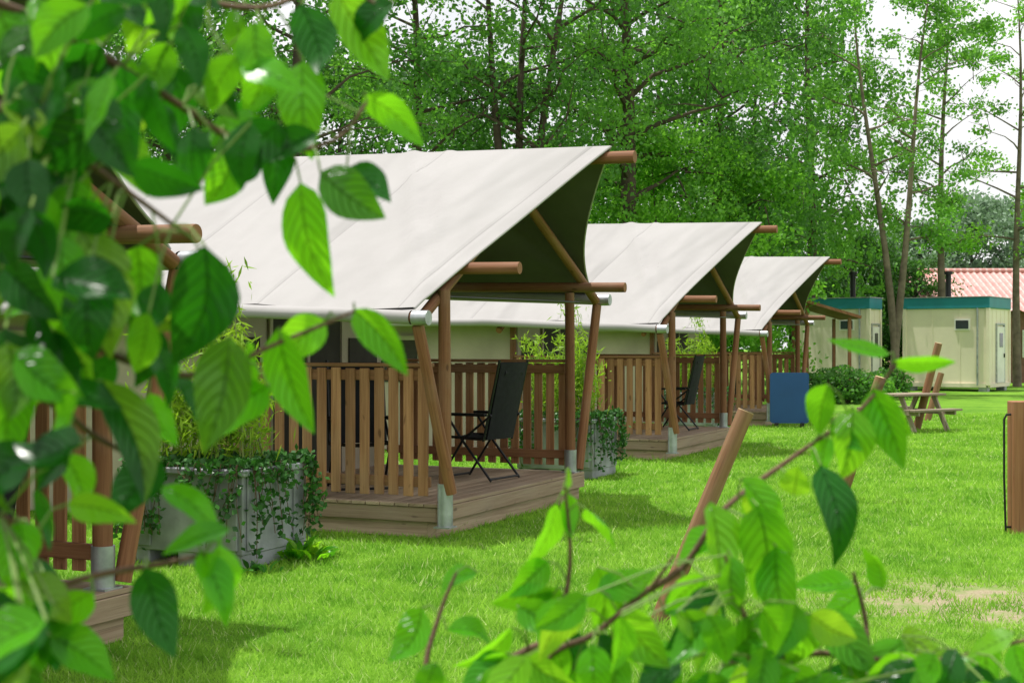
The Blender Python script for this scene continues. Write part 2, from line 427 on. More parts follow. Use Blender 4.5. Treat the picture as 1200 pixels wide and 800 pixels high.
# ------------------------------------------------------------------ camping chairs
def make_chair():
    C = empty('camping_chair', (0, 0, 0))
    MB().grid(lambda u, v: (-.22+.46*u, -.25+.5*v, .43-.03*math.sin(math.pi*u)-.02*math.sin(math.pi*v)+.02*u), 8, 8).build('seat', M['black'], C, True)
    def bk(u, v):
        h = .76*u
        return (-.22-.22*h-.03*math.sin(math.pi*v), -.25+.5*v, .42+h)
    m = MB().grid(bk, 10, 8); m.grid(lambda u, v: tuple(Vector(bk(u, v))+Vector((-.02, 0, -.005))), 10, 8, flip=True)
    b = m.build('backrest', M['black'], C, True)
    MB().tube([(-.365, -.17, 1.08), (-.365, .17, 1.08)], .045, 10).build('head_pad', M['black'], b, True)
    for s in (-1, 1):
        y = s*.27
        MB().tube([(-.21, y, .40), (-.40, y, 1.20)], .013, 8).build('back_frame', M['blackm'], C, True)
        MB().box((.0, y, .66), (.48, .055, .03)).build('armrest', M['blackm'], C, False, .006)
        MB().tube([(-.30, y, .66), (.02, y, .42), (.30, y, .012)], .013, 8).build('leg', M['blackm'], C, True)
        MB().tube([(.22, y, .65), (.05, y, .42), (-.30, y, .012)], .013, 8).build('leg', M['blackm'], C, True)
        MB().tube([(-.22, y, .425), (.25, y, .435)], .013, 8).build('seat_rail', M['blackm'], C, True)
    MB().tube([(.29, -.27, .03), (.29, .27, .03)], .012, 8).build('foot_bar', M['blackm'], C, True)
    MB().tube([(-.29, -.27, .03), (-.29, .27, .03)], .012, 8).build('foot_bar', M['blackm'], C, True)
    return C
ch = make_chair()
GC = 'black folding chairs on the tent decks'
chs = [(0, 2.20, .66, 2.6, 'black high-backed camping chair at the open front of the nearest full deck'),
       (0, .85, 1.25, -1.3, 'black camping chair standing behind the near slatted railing of the large tent'),
       (2, 2.25, .60, 2.75, 'black camping chair on the deck of the third tent from the left'),
       (1, 2.75, .75, 2.6, 'black camping chair on the leftmost deck behind the leaves')]
for i, (s, a, b, rz, lab) in enumerate(chs):
    o = ch if i == 0 else copy_tree(ch)
    o.location = tl(s, a, b, DZ); o.rotation_euler.z = rz; tag(o, lab, 'chair', GC)

# ------------------------------------------------------------------ planters, bamboo, ivy
PA, PBB = .86, 1.02
def make_planter():
    T = empty('planter_box', (0, 0, 0)); m = MB()
    a, b = PA, PBB
    m.box((a/2, .03, .42), (a, .06, .62)); m.box((a/2, b-.03, .42), (a, .06, .62))
    m.box((.03, b/2, .42), (.06, b-.12, .62)); m.box((a-.03, b/2, .42), (.06, b-.12, .62)); m.box((a/2, b/2, .15), (a-.12, b-.12, .05))
    for i in (0, 1):
        x = .12+(a-.24)*i; m.box((x, -.009, .42), (.16, .018, .56))
        y = .12+(b-.24)*i; m.box((-.009, y, .42), (.018, .16, .56)); m.box((a+.009, y, .42), (.018, .16, .56))
    m.box((a/2, -.0, .715), (a+.06, .07, .05)); m.box((a/2, b+.0, .715), (a+.06, .07, .05))
    m.box((-.0, b/2, .7148), (.07, b-.075, .05)); m.box((a+.0, b/2, .7148), (.07, b-.075, .05))
    m.build('box_shell', M['plastic'], T, False, .014)
    for y in (.09, b/2, b-.09): MB().box((a/2, y, .06), (a-.02, .16, .12)).build('skid', M['plastic'], T, False, .01)
    MB().grid(lambda u, v: (.06+(a-.12)*u, .06+(b-.12)*v, .66+.03*math.sin(u*9)*math.sin(v*7)), 8, 8).build('soil', M['soil'], T, True)
    return T
def make_bamboo():
    T = empty('bamboo_plant', (0, 0, 0)); m = MB(); Ps = []
    for i in range(28):
        x0 = random.uniform(.12, .72); y0 = random.uniform(.15, .9); h = random.uniform(.6, 1.3)
        if i < 2: h = 1.75
        dx = random.uniform(-.25, .25); dy = random.uniform(-.3, .25)
        f = lambda t: Vector((x0+dx*t*t, y0+dy*t*t, .64+h*t-.12*t**3))
        m.tube([f(k/5) for k in range(6)], [.007, .0065, .006, .005, .004, .002], 6)
        for k in range(int(18*h)):
            t = random.uniform(.22, 1); p = f(t)
            for q in range(6): Ps.append(tuple(p+Vector((random.gauss(0, .08), random.gauss(0, .08), random.gauss(-.02, .05)))))
    m.build('cane', M['cane'], T, True)
    np_mesh('foliage', leafcards(np.array(Ps), .13, .021, .8), 4, M['bamboo'], T)
    return T
def make_ivy():
    T = empty('ivy', (0, 0, 0)); m = MB(); Ps = []
    a, b = PA, PBB
    def edge(t):
        t = t % 1*4
        if t < 1: return Vector((a*t, -.05, .75)), Vector((0, -1, 0))
        if t < 2: return Vector((a+.05, b*(t-1), .75)), Vector((1, 0, 0))
        if t < 3: return Vector((a*(3-t), b+.05, .75)), Vector((0, 1, 0))
        return Vector((-.05, b*(4-t), .75)), Vector((-1, 0, 0))
    for i in range(92):
        t = random.random(); p, nn = edge(t)
        if (t % .25) < .055 or (t % .25) > .195: L = random.uniform(.3, .72)
        else: L = random.choice([.06, .08, .10, .12, .15, .2, .3, .5])
        sd = Vector((-nn.y, nn.x, 0)); dr = random.uniform(-.15, .15)
        pts = [p-nn*.15+Vector((0, 0, -.03)), p+Vector((0, 0, .03)), p+nn*.03+sd*dr*.3+Vector((0, 0, -L*.5)), p+nn*.035+sd*dr+Vector((0, 0, -L))]
        m.tube(pts, .003, 5)
        for k in range(int(60*L)+9):
            s = random.random(); j = min(2, int(s*3)); f = s*3-j
            q = pts[j].lerp(pts[j+1], f)+Vector((random.gauss(0, .025), random.gauss(0, .025), random.gauss(0, .03)))
            if q.z > .05: Ps.append(tuple(q+nn*.01))
    for i in range(1300):
        Ps.append((random.uniform(-.03, a+.03), random.uniform(-.03, b+.03), random.uniform(.70, .81)))
    m.build('vine', M['twig'], T)
    np_mesh('foliage', leafcards(np.array(Ps), .055, .045, .5, .0), 4, M['ivy'], T)
    return T
pp, bb, ii = make_planter(), make_bamboo(), make_ivy()
names = ['left of the large near tent', 'beside the third tent from the left', 'beside the farthest tent']
PL = [Vector((-1.96, 10.36, 0)), Vector((.99, 17.4, 0)), Vector((3.84, 26.98, 0))]
for i in range(3):
    for P, lab, cat, gr in ((pp, 'grey plastic crate planter ', 'planter', 'grey crate planters beside the tents'),
                            (bb, 'yellow-green bamboo growing in the planter ', 'bamboo', 'bamboo plants in the planters'),
                            (ii, 'dark ivy hanging over the planter ', 'ivy', 'ivy plants in the planters')):
        o = P if i == 0 else copy_tree(P)
        o.location = PL[i]; o.rotation_euler.z = TH; tag(o, lab+names[i], cat, gr)

# ------------------------------------------------------------------ broad leaf builder
class LM(MB):
    def leaf(s, B, T, w, nrm, fold=.25, bend=.12, mi=0, nu=10, nv=6):
        B = Vector(B); T = Vector(T); e = T-B; L = e.length; e.normalize()
        nrm = Vector(nrm); nrm = (nrm-e*nrm.dot(e)).normalized(); sd = e.cross(nrm)
        tw = random.uniform(-.5, .5); sw = random.uniform(-.13, .13); wav = random.uniform(0, 6)
        def fn(u, v):
            q = (v-.5)*2
            ww = w*.5*(math.sin(math.pi*min(1, u**.72))**.85)*(1-.12*u) if 0 < u < 1 else 0.0004
            a = tw*u; S = sd*math.cos(a)+nrm*math.sin(a); Nn = nrm*math.cos(a)-sd*math.sin(a)
            return B+e*L*u+S*q*ww+sd*sw*L*math.sin(math.pi*u)+Nn*(fold*abs(q)*ww+bend*L*math.sin(math.pi*u)*1.0+.08*ww*math.sin(u*14+wav)*abs(q))
        s.grid(fn, nu, nv, None, mi)

def weeds(loc, label, n_, size):
    T = empty('broadleaf_weed', loc, 0, label, 'weed', 'broad-leaved weeds at the planter foot'); m = LM()
    for i in range(n_):
        a = random.uniform(0, 6.28); el = random.uniform(.2, 1.1); L = size*random.uniform(.6, 1.2)
        b0 = Vector((random.gauss(0, .09), random.gauss(0, .07), .01)); dd = Vector((math.cos(a)*math.cos(el), math.sin(a)*math.cos(el), math.sin(el)))
        m.leaf(b0+dd*.03, b0+dd*L, L*.38, (0, 0, 1), .2, .15)
    m.build('foliage', M['ivy' if size < .15 else 'fore'], T, True)
weeds((-1.62, 10.85, 0), 'leafy weed on the grass at the right foot of the near planter', 38, .20)
weeds((-1.88, 10.22, 0), 'small dark weed at the front corner of the near planter', 30, .13)

# ------------------------------------------------------------------ foreground shrubs
def poly_at(pts, t):
    L = [0]
    for i in range(1, len(pts)): L.append(L[-1]+(pts[i]-pts[i-1]).length)
    x = t*L[-1]
    for i in range(1, len(pts)):
        if x <= L[i] or i == len(pts)-1:
            return pts[i-1].lerp(pts[i], (x-L[i-1])/max(1e-6, L[i]-L[i-1]))
def smooth(pts, k=5):
    out = []
    P = [pts[0]]+pts+[pts[-1]]
    for i in range(1, len(P)-2):
        for j in range(k):
            t = j/k; a, b, c, d_ = P[i-1], P[i], P[i+1], P[i+2]
            out.append(.5*((2*b)+(c-a)*t+(2*a-5*b+4*c-d_)*t*t+(3*b-a-3*c+d_)*t**3))
    out.append(pts[-1]); return out
# openings in the shrub (x0,x1,y0,y1 in the photograph at the shrub's depth)
GAPS = [(135, 275, 232, 330), (85, 175, 635, 770), (285, 420, 200, 380), (280, 470, 425, 800), (170, 290, 300, 345), (170, 290, 520, 600)]
def ingap(P):
    px = 600+P.x/P.y*F; py = 404-(P.z-H)/P.y*F
    return any(a < px < b and c < py < d_ for a, b, c, d_ in GAPS)
def shrub(name, root, label, trunkpts, twigs, explicit, fill, gaps=True):
    T = empty(name, root, 0, label, 'shrub'); rv = Vector(root)
    st = MB(); lv = LM()
    for tp in trunkpts:
        q = smooth([Vector(p)-rv for p in tp]); st.tube(q, [.022*(1-.55*i/(len(q)-1)) for i in range(len(q))], 10)
    tw = []
    for (start, pts, n_, spread, lmin, lmax, pdark) in twigs:
        q = [Vector(start)-rv] if start else []
        q += [at(*p)-rv for p in pts]; q = smooth(q)
        st.tube(q, [.0055*(1-.7*i/(len(q)-1)) for i in range(len(q))], 8); tw.append((q, n_, spread, lmin, lmax, pdark))
    allp = [p for q in tw for p in q[0]]
    def petiole(B, src):
        mid = (B+src)/2+Vector((0, 0, .008)); st.tube([src, mid, B], .0012, 5, True, 1)
    def one(B, Tt, w, mi):
        cam = (Vector((0, 0, H))-rv-B).normalized()
        nn = cam+Vector((random.gauss(0, .6), random.gauss(0, .2), random.gauss(.35, .55)))
        lv.leaf(B, Tt, w, nn, random.uniform(.05, .5), random.uniform(-.14, .18), mi)
    for (bx, by, tx, ty, wd, Y, mi) in explicit:
        B = at(bx, by, Y)-rv; Tt = at(tx, ty, Y+random.uniform(-.03, .03))-rv
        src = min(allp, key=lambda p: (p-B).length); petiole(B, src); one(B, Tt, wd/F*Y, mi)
    def put(B, src, L, pdark):
        for k in range(6):
            a = random.gauss(0, .7)
            dd = Vector((math.sin(a), random.uniform(-.4, .4), -math.cos(a))).normalized()
            if not (gaps and (ingap(B+rv+dd*L*.6) or ingap(B+rv+dd*L*.95))): break
        else: return
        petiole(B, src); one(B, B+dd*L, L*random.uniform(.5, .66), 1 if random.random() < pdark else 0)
    for (q, n_, spread, lmin, lmax, pdark) in tw:
        for i in range(n_):
            t = .25+.75*(i+random.random())/n_; src = poly_at(q, t); k = (src+rv).y/F
            off = Vector((random.gauss(0, spread), random.gauss(0, spread*.8), random.gauss(-spread*.2, spread)))*k
            put(src+off, src, random.uniform(lmin, lmax)*k, pdark)
    for (x0, x1, y0, y1, n_, Y0, Y1, lmin, lmax, pdark) in fill:
        for i in range(n_):
            Y = random.uniform(Y0, Y1); B = at(random.uniform(x0, x1), random.uniform(y0, y1), Y)-rv
            src = min(allp, key=lambda p: (p-B).length); put(B, src, random.uniform(lmin, lmax)*Y/F, pdark)
    st.build('stem', [M['twig'], M['petiole']], T, True)
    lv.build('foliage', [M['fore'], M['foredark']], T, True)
tr = (-1.0, 1.25, 0)
tk = [(-1.0, 1.25, -.05), (-.98, 1.24, .8), (-.93, 1.22, 1.5), (-.88, 1.25, 2.3), (-.8, 1.3, 2.9)]
lt = [((-.87, 1.25, 2.25), [(-120, -60, 1.22), (60, 30, 1.25), (190, 110, 1.3), (300, 175, 1.35), (390, 165, 1.4), (430, 120, 1.42)], 28, 32, 65, 100, .42),
      ((-.90, 1.23, 2.0), [(-150, 60, 1.15), (40, 150, 1.15), (150, 225, 1.2), (225, 280, 1.25)], 34, 42, 75, 115, .65),
      ((-.93, 1.22, 1.7), [(-150, 250, 1.2), (0, 330, 1.2), (100, 400, 1.25), (220, 440, 1.3), (330, 400, 1.35), (415, 365, 1.4)], 16, 24, 65, 100, .4),
      ((-.95, 1.23, 1.5), [(-150, 450, 1.2), (30, 460, 1.2), (110, 510, 1.25), (165, 540, 1.25)], 16, 28, 75, 110, .5),
      ((-.98, 1.24, .9), [(-100, 850, 1.2), (10, 720, 1.2), (90, 680, 1.22), (190, 660, 1.25), (240, 650, 1.25)], 12, 20, 75, 105, .4),
      ((-.87, 1.25, 2.3), [(60, -90, 1.3), (170, -20, 1.35), (300, 10, 1.4), (390, -20, 1.42), (440, 5, 1.42)], 16, 20, 60, 92, .3),
      ((-.97, 1.24, 1.2), [(-150, 620, 1.15), (-20, 600, 1.15), (50, 630, 1.2)], 8, 24, 75, 110, .55)]
le = [(355, 72, 366, 188, 60, 1.4, 0), (352, 214, 392, 348, 60, 1.38, 0), (240, 288, 203, 428, 84, 1.2, 1), (270, 395, 238, 530, 72, 1.28, 1),
      (325, 385, 368, 508, 56, 1.35, 0), (415, 362, 478, 440, 44, 1.4, 0), (395, -10, 455, 95, 60, 1.42, 0), (425, 112, 497, 172, 40, 1.42, 0),
      (310, 60, 285, 138, 50, 1.36, 0), (80, 590, 160, 612, 38, 1.2, 0), (270, 620, 190, 650, 38, 1.25, 0), (170, 665, 205, 770, 58, 1.22, 1),
      (235, 645, 265, 735, 48, 1.25, 0), (120, 445, 170, 590, 62, 1.22, 1), (190, 570, 260, 640, 38, 1.28, 0), (290, 400, 300, 470, 42, 1.32, 0),
      (270, 180, 240, 240, 52, 1.3, 0), (330, 160, 320, 240, 40, 1.38, 1), (230, 100, 280, 140, 50, 1.33, 1)]
lf = [(-30, 190, -40, 230, 52, 1.05, 1.38, 75, 115, .68), (-30, 120, 230, 330, 14, 1.05, 1.3, 75, 115, .7), (190, 300, -30, 190, 15, 1.2, 1.4, 65, 95, .4), (-20, 100, 300, 560, 21, 1.05, 1.3, 75, 115, .6),
      (-20, 60, 560, 760, 11, 1.1, 1.3, 75, 110, .6), (-30, 70, 680, 760, 13, 1.0, 1.25, 80, 120, .7), (90, 210, 350, 420, 5, 1.15, 1.3, 70, 100, .5)]
shrub('foreground_shrub', tr, 'close overhanging shrub with broad dark and bright leaves filling the left side', [tk], lt, le, lf)
rr = (.25, 1.65, 0)
tk2 = [(.25, 1.65, -.05), (.22, 1.63, .6), (.20, 1.62, 1.15)]
tk3 = [(.28, 1.66, -.05), (.40, 1.66, .6), (.48, 1.66, 1.2)]
rt = [((.20, 1.62, 1.1), [(720, 745, 1.62), (800, 665, 1.6), (850, 595, 1.6), (930, 535, 1.62), (1010, 478, 1.62), (1050, 425, 1.62)], 12, 14, 45, 75, .05),
      ((.20, 1.62, 1.05), [(640, 800, 1.6), (700, 740, 1.6), (760, 690, 1.6), (790, 650, 1.6)], 14, 34, 55, 92, .12),
      ((.20, 1.62, 1.0), [(600, 810, 1.6), (650, 740, 1.62), (668, 660, 1.64), (662, 570, 1.64)], 8, 12, 40, 65, .0),
      ((.20, 1.62, .95), [(540, 850, 1.6), (500, 790, 1.62), (515, 720, 1.65), (535, 670, 1.66)], 6, 10, 40, 60, .0),
      ((.48, 1.66, 1.15), [(850, 790, 1.6), (960, 765, 1.6), (1080, 775, 1.6), (1220, 745, 1.6)], 30, 26, 55, 90, .15),
      ((.48, 1.66, 1.1), [(900, 800, 1.5), (880, 740, 1.5), (860, 690, 1.5), (850, 650, 1.5)], 20, 34, 62, 98, .15),
      ((.48, 1.66, 1.1), [(1020, 800, 1.6), (1015, 730, 1.62), (1000, 670, 1.62)], 10, 16, 45, 72, .08)]
re_ = [(1042, 415, 970, 398, 22, 1.62, 0), (1045, 424, 1120, 424, 24, 1.62, 0), (1022, 455, 1060, 550, 52, 1.62, 0), (1000, 478, 985, 562, 54, 1.6, 0),
       (962, 545, 976, 665, 48, 1.6, 1), (888, 592, 884, 702, 68, 1.55, 0), (832, 588, 842, 688, 68, 1.55, 0), (652, 590, 608, 668, 46, 1.64, 0),
       (686, 595, 722, 648, 42, 1.64, 0), (668, 548, 655, 582, 26, 1.64, 0), (560, 670, 515, 702, 30, 1.66, 0), (495, 712, 455, 775, 46, 1.66, 0),
       (700, 690, 770, 668, 40, 1.6, 0), (930, 580, 935, 545, 40, 1.6, 0), (780, 720, 840, 700, 40, 1.6, 0), (1035, 690, 1010, 640, 35, 1.62, 0),
       (600, 735, 530, 780, 34, 1.6, 0), (870, 560, 925, 640, 50, 1.57, 0), (970, 450, 960, 510, 40, 1.6, 0), (910, 640, 930, 740, 54, 1.55, 0)]
rf = [(600, 1000, 690, 790, 26, 1.4, 1.65, 60, 98, .15), (960, 1210, 750, 800, 14, 1.45, 1.6, 58, 92, .15), (450, 620, 760, 800, 5, 1.5, 1.6, 50, 72, .1)]
shrub('foreground_shrub', rr, 'low shrub with fresh bright green leaves across the bottom right', [tk2, tk3], rt, re_, rf, False)

# ------------------------------------------------------------------ logs, post, table, board
def log(p0, p1, r, label, group=None):
    T = empty('leaning_log', (p0[0], p0[1], 0), 0, label, 'wooden pole', 'leaning wooden poles on the lawn'); b = Vector((p0[0], p0[1], 0))
    q0 = Vector(p0)-b; q1 = Vector(p1)-b; dd = (q1-q0).normalized()
    MB().tube([q0-dd*.15, q0.lerp(q1, .35), q0.lerp(q1, .7), q1], [r*1.06, r*1.02, r*.98, r*.95], 16).build('log', M['palelog'], T, True)
    MB().tube([q1, q1+dd*.004], [r*.93, r*.92], 16).build('cut_end', M['endgrain'], T)
log(at(772, 728, 8.45), at(874, 482, 8.45), .052, 'thick leaning log with pale cut top, nearest to the camera')
log(at(984, 588, 14.95), at(1032, 442, 14.8), .06, 'leaning log in the middle of the lawn behind the bright leaves')
log(at(1074, 503, 27.8), at(1100, 402, 27.6), .075, 'tall leaning pole beside the picnic table')
log(at(1087, 492, 31), at(1103, 437, 31), .07, 'short leaning pole just behind the picnic table')

T = empty('power_post', (4.44, 12.45, 0), 0, 'square reddish wooden post with a thin black bracket at the right edge', 'post')
MB().box((0, 0, .565), (.16, .16, 1.19)).build('post', M['redwood'], T, False, .008)
lamp = MB().box((.118, -.03, 1.02), (.07, .10, .22)).build('lamp_head', M['blackm'], T, False, .01)
MB().box((.118, -.086, 1.05), (.045, .012, .10)).build('lamp_glass', M['white'], lamp)
MB().tube([(-.125, -.02, 0), (-.14, -.02, .5), (-.14, -.02, 1.0), (-.12, -.02, 1.04), (.0, -.02, 1.05)], .010, 8).build('bracket', M['blackm'], T, True)
MB().tube([(-.13, -.02, .06), (0, -.02, .06)], .010, 8).build('bracket', M['blackm'], T, True)

T = empty('picnic_table', (7.62, 27.3, 0), R(32), 'weathered wooden picnic table with benches on the lawn before the cabins', 'picnic table')
m = MB()
for i in range(5): m.box((0, -.28+.14*i, .70), (1.3, .13, .04))
m.build('tabletop', M['greyw'], T, False, .004)
for s in (-1, 1):
    m = MB(); m.box((0, s*.6-.07, .42), (1.3, .13, .04)); m.box((0, s*.6+.07, .42), (1.3, .13, .04)); m.build('bench_seat', M['greyw'], T, False, .004)
for s in (-1, 1):
    for q in (-1, 1):
        a = math.atan2(.35, .68); MB().box((s*.45, q*.38, .34), (.045, .09, .76), Matrix.Rotation(q*a, 3, 'X')).build('leg', M['greyw'], T)
    MB().box((s*.495, 0, .37), (.04, 1.4, .09)).build('crossbeam', M['greyw'], T)

c0 = at(925, 494, 28.2)
T = empty('blue_board', (c0.x, c0.y, 0), R(-4), 'blue upright board with rounded corners at the farthest tent deck', 'board')
m = MB(); pts = []
w2, h2, r2 = .38, 1.0, .06
for (cx, cz, a0) in ((w2-r2, .1+r2, -90), (w2-r2, h2+.1-r2, 0), (-w2+r2, h2+.1-r2, 90), (-w2+r2, .1+r2, 180)):
    for k in range(5):
        a = R(a0+22.5*k); pts.append((cx+r2*math.cos(a), cz+r2*math.sin(a)))
m.poly([(x, -.03, z) for x, z in pts]); m.poly([(x, .03, z) for x, z in pts][::-1])
for k in range(len(pts)):
    a, b = pts[k], pts[(k+1) % len(pts)]; m.poly([(a[0], .03, a[1]), (b[0], .03, b[1]), (b[0], -.03, b[1]), (a[0], -.03, a[1])])
m.build('panel', M['blue'], T)
for s in (-1, 1): MB().box((s*.25, 0, .055), (.05, .3, .11)).build('foot', M['blackm'], T)

# ------------------------------------------------------------------ cabins and buildings
def cabin(px, Y, Lx, Ly, label, pipe):
    p = at(px, 404, Y); T = empty('portable_cabin', (p.x, p.y, 0), R(55), label, 'cabin', 'cream portable cabins with teal roofs')
    z0, z1 = .22, 2.95
    m = MB().box((Lx/2, Ly/2, (z0+z1)/2), (Lx, Ly, z1-z0))
    k = int(Ly/.9)
    for i in range(1, k): m.box((-.006, Ly*i/k, (z0+z1)/2), (.012, .05, z1-z0-.1))
    k = int(Lx/.5)
    for i in range(1, k): m.box((Lx*i/k, -.006, (z0+z1)/2), (.05, .012, z1-z0-.1))
    for x in (.0, Lx):
        for y in (.0, Ly): m.box((x, y, (z0+z1)/2), (.12, .12, z1-z0-.006))
    m.box((Lx/2, -.01, z0), (Lx-.14, .09, .14)); m.box((-.01, Ly/2, z0), (.09, Ly-.14, .14))
    m.build('wall', M['cream'], T)
    rf = MB().box((Lx/2, Ly/2, z1+.19), (Lx+.14, Ly+.14, .40)).build('roof', M['teal'], T, False, .02)
    MB().box((Lx/2, Ly/2, z1+.40), (Lx+.2, Ly+.2, .03)).build('roof_edge', M['galv'], rf)
    dw = min(.86, Lx*.6)
    d_ = MB().box((Lx*.55, -.03, z0+1.08), (dw, .05, 2.0)).build('door', M['white'], T, False, .006)
    MB().box((Lx*.55+dw*.38, -.075, z0+1.05), (.05, .05, .14)).build('handle', M['blackm'], d_)
    MB().box((Lx*.55, -.058, z0+1.6), (dw*.45, .02, .5)).build('pane', M['glass'], d_)
    f = MB()
    for s in (-1, 1): f.box((Lx*.55+s*(dw/2+.04), -.025, z0+1.1), (.06, .06, 2.12))
    f.box((Lx*.55, -.025, z0+2.17), (dw+.14, .062, .06)); f.build('door_frame', M['galv'], T)
    wn = MB().box((-.03, Ly*.30, z0+2.15), (.05, .55, .4)).build('window', M['white'], T)
    MB().box((-.06, Ly*.30, z0+2.15), (.02, .45, .3)).build('pane', M['glass'], wn)
    MB().tube([(-.05, Ly*.12, z0), (-.05, Ly*.12, z1)], .035, 8).build('drain_pipe', M['galv'], T, True)
    MB().tube([(Lx*pipe[0], Ly*pipe[1], z1+.3), (Lx*pipe[0], Ly*pipe[1], z1+1.25)], .10, 12).build('flue', M['blackm'], T, True)
    MB().tube([(Lx*pipe[0], Ly*pipe[1], z1+1.25), (Lx*pipe[0], Ly*pipe[1], z1+1.36)], [.15, .15], 12).build('flue_cap', M['blackm'], T, True)
    for x in (.2, Lx-.2):
        for y in (.2, Ly-.2): MB().box((x, y, .11), (.3, .3, .22)).build('support_block', M['galv'], T)
cabin(1158, 50, 2.5, 3.0, 'right cream cabin with teal roof, nearest to the tiled-roof building', (.3, .55))
cabin(1018, 51, 1.1, 2.7, 'left cream cabin with teal roof, beside the farthest tent', (.5, .30))

T = empty('brick_building', (18.4, 62, 0), 0, 'long low building with a pinkish red tiled roof behind the cabins', 'building')
MB().box((5.5, 4, 1.6), (11, 7.6, 3.2)).build('wall', M['brick'], T)
def rfn(sgn):
    def f(u, v):
        x = -.3+11.8*u; y = 4+sgn*4.4*v; z = 5.05-1.75*v*1.1
        return (x, y, z+.03*math.cos(x/.30*2*math.pi)-.05*((v*10) % 1))
    return f
m = MB(); m.grid(rfn(-1), 320, 60); m.grid(rfn(1), 320, 28, flip=True)
rf = m.build('roof', M['tile'], T, True); MB().tube([(-.35, 4, 5.08), (11.5, 4, 5.08)], .12, 10).build('ridge_cap', M['tile'], rf, True)
m = MB(); m.poly([(0, .2, 3.2), (0, 7.8, 3.2), (0, 4, 4.9)]); m.poly([(11, .2, 3.2), (11, 4, 4.9), (11, 7.8, 3.2)]); m.build('gable', M['brick'], T)
for x in (1.5, 4.5, 7.5):
    wn = MB().box((x, .17, 1.7), (1.2, .08, 1.2)).build('window', M['white'], T); MB().box((x, .12, 1.7), (1.05, .03, 1.05)).build('pane', M['glass'], wn)

T = empty('wooden_shelter', (9.2, 45, 0), 0, 'small brown shelter with a sloping roof beside the left cabin', 'shelter')
Rm = Matrix.Rotation(math.atan2(.5, 1.7), 3, 'Y')
MB().box((.85, 1.2, 2.80), (2.0, 2.8, .09), Rm).build('roof', M['pole'], T)
for x in (.15, 1.5):
    for y in (.1, 2.3): MB().box((x, y, (2.95-.29*x)/2), (.1, .1, 2.95-.29*x)).build('post', M['pole'], T)

# ------------------------------------------------------------------ trees
def tree(name, px, Y, h, cb, cr, mat, label, cat='tree', ncl=150, per=150, lsz=.165, trunk_r=.2, bark='bark', group=None, airy=False, weep=False, lean=0., forks=0, nl=None):
    p = at(px, 404, Y); T = empty(name, (p.x, p.y, 0), 0, label, cat, group)
    m = MB(); cl = []
    ph = random.random()*6
    def trunk(z, k=0): return Vector((lean*z+.25*math.sin(z*.35+ph)*(z/h)+(k*.11*max(0, z-h*.12)), .2*math.cos(z*.3+ph)*(z/h), z))
    for k in ([0] if not forks else [-1, 1][:forks+1] if forks == 1 else [-1, 0, 1]):
        q = [trunk(h*.97*i/9-.1 if i == 0 else h*.97*i/9, k) for i in range(10)]
        m.tube(q, [max(.015, trunk_r*(1-.93*(i/9)**.9)*(1 if not forks else .75)) for i in range(10)], 10)
    nl = nl or (26 if not airy else 20)
    ks = [0] if not forks else ([-1, 1] if forks == 1 else [-1, 0, 1])
    for i in range(nl):
        f = (i+random.random()*.8)/nl; z0 = cb*.8+(h*.96-cb*.8)*f
        k = random.choice(ks)
        b0 = trunk(z0, k); a = i*2.4+random.uniform(-.4, .4)
        prof = math.sin(math.pi*min(1, .22+.78*f)**1.1)**.6
        L = cr*max(.28, prof)*random.uniform(.75, 1.15); up = random.uniform(.15, .75)
        dd = Vector((math.cos(a), math.sin(a), up)).normalized()
        pts = [b0]
        for j in range(1, 5):
            s = j/4; sag = (-.35 if weep else -.06)*L*s*s
            pts.append(b0+dd*L*s+Vector((random.gauss(0, .05*L), random.gauss(0, .05*L), sag)))
        r0 = max(.018, trunk_r*.32*(1-.75*f)); m.tube(pts, [r0, r0*.7, r0*.45, r0*.28, .008], 6, False)
        for j in range(3):
            s = random.uniform(.35, .9); q0 = pts[0].lerp(pts[4], s); dv = Vector((random.gauss(0, 1), random.gauss(0, 1), random.gauss(.2 if not weep else -.6, .5))).normalized()*L*random.uniform(.25, .5)
            m.tube([q0, q0+dv*.5+Vector((0, 0, .05)), q0+dv], [r0*.35, r0*.22, .006], 5, False); cl.append(q0+dv); cl.append(q0+dv*.5)
        cl += [pts[2], pts[3], pts[4]]
    m.build('trunk', M[bark], T, True)
    C = np.array([tuple(c) for c in cl]); idx = rng.integers(0, len(C), ncl)
    cc = C[idx]+rng.normal(0, .06*cr, (ncl, 3))
    rad = rng.uniform(.30, .80, ncl)*(cr/4)**.5*(.75 if airy else 1)
    if weep:
        P = []
        k = rng.poisson(per*.8, ncl)
        for c, r_, q in zip(cc, rad, k):
            ns = max(2, q//14)
            ox = rng.normal(0, r_, (ns, 2)); ln_ = rng.uniform(.5, 2.2, ns)
            for s in range(ns):
                t = rng.random(14); P.append(np.c_[c[0]+ox[s, 0]+rng.normal(0, .06, 14), c[1]+ox[s, 1]+rng.normal(0, .06, 14), c[2]-t*ln_[s]])
        P = np.concatenate(P)
    else:
        cnt = rng.poisson(per*(rad/rad.mean())**2); rep = np.repeat(np.arange(ncl), cnt)
        o = rng.normal(0, 1, (len(rep), 3)); o[:, 2] *= .6
        P = cc[rep]+o*rad[rep][:, None]*.68
    P = P[P[:, 2] > .15]
    np_mesh('crown', leafcards(P, lsz, lsz*.62, .9 if weep else .3), 4, M[mat], T)
    return T
B_ = 'trees of the wood behind the tents'
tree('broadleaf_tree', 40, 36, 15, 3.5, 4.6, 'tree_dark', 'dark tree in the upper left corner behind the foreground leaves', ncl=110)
tree('broadleaf_tree', 195, 38, 15, 3.5, 4.4, 'tree_mid', 'tree showing through gaps of the left foreground leaves', ncl=95)
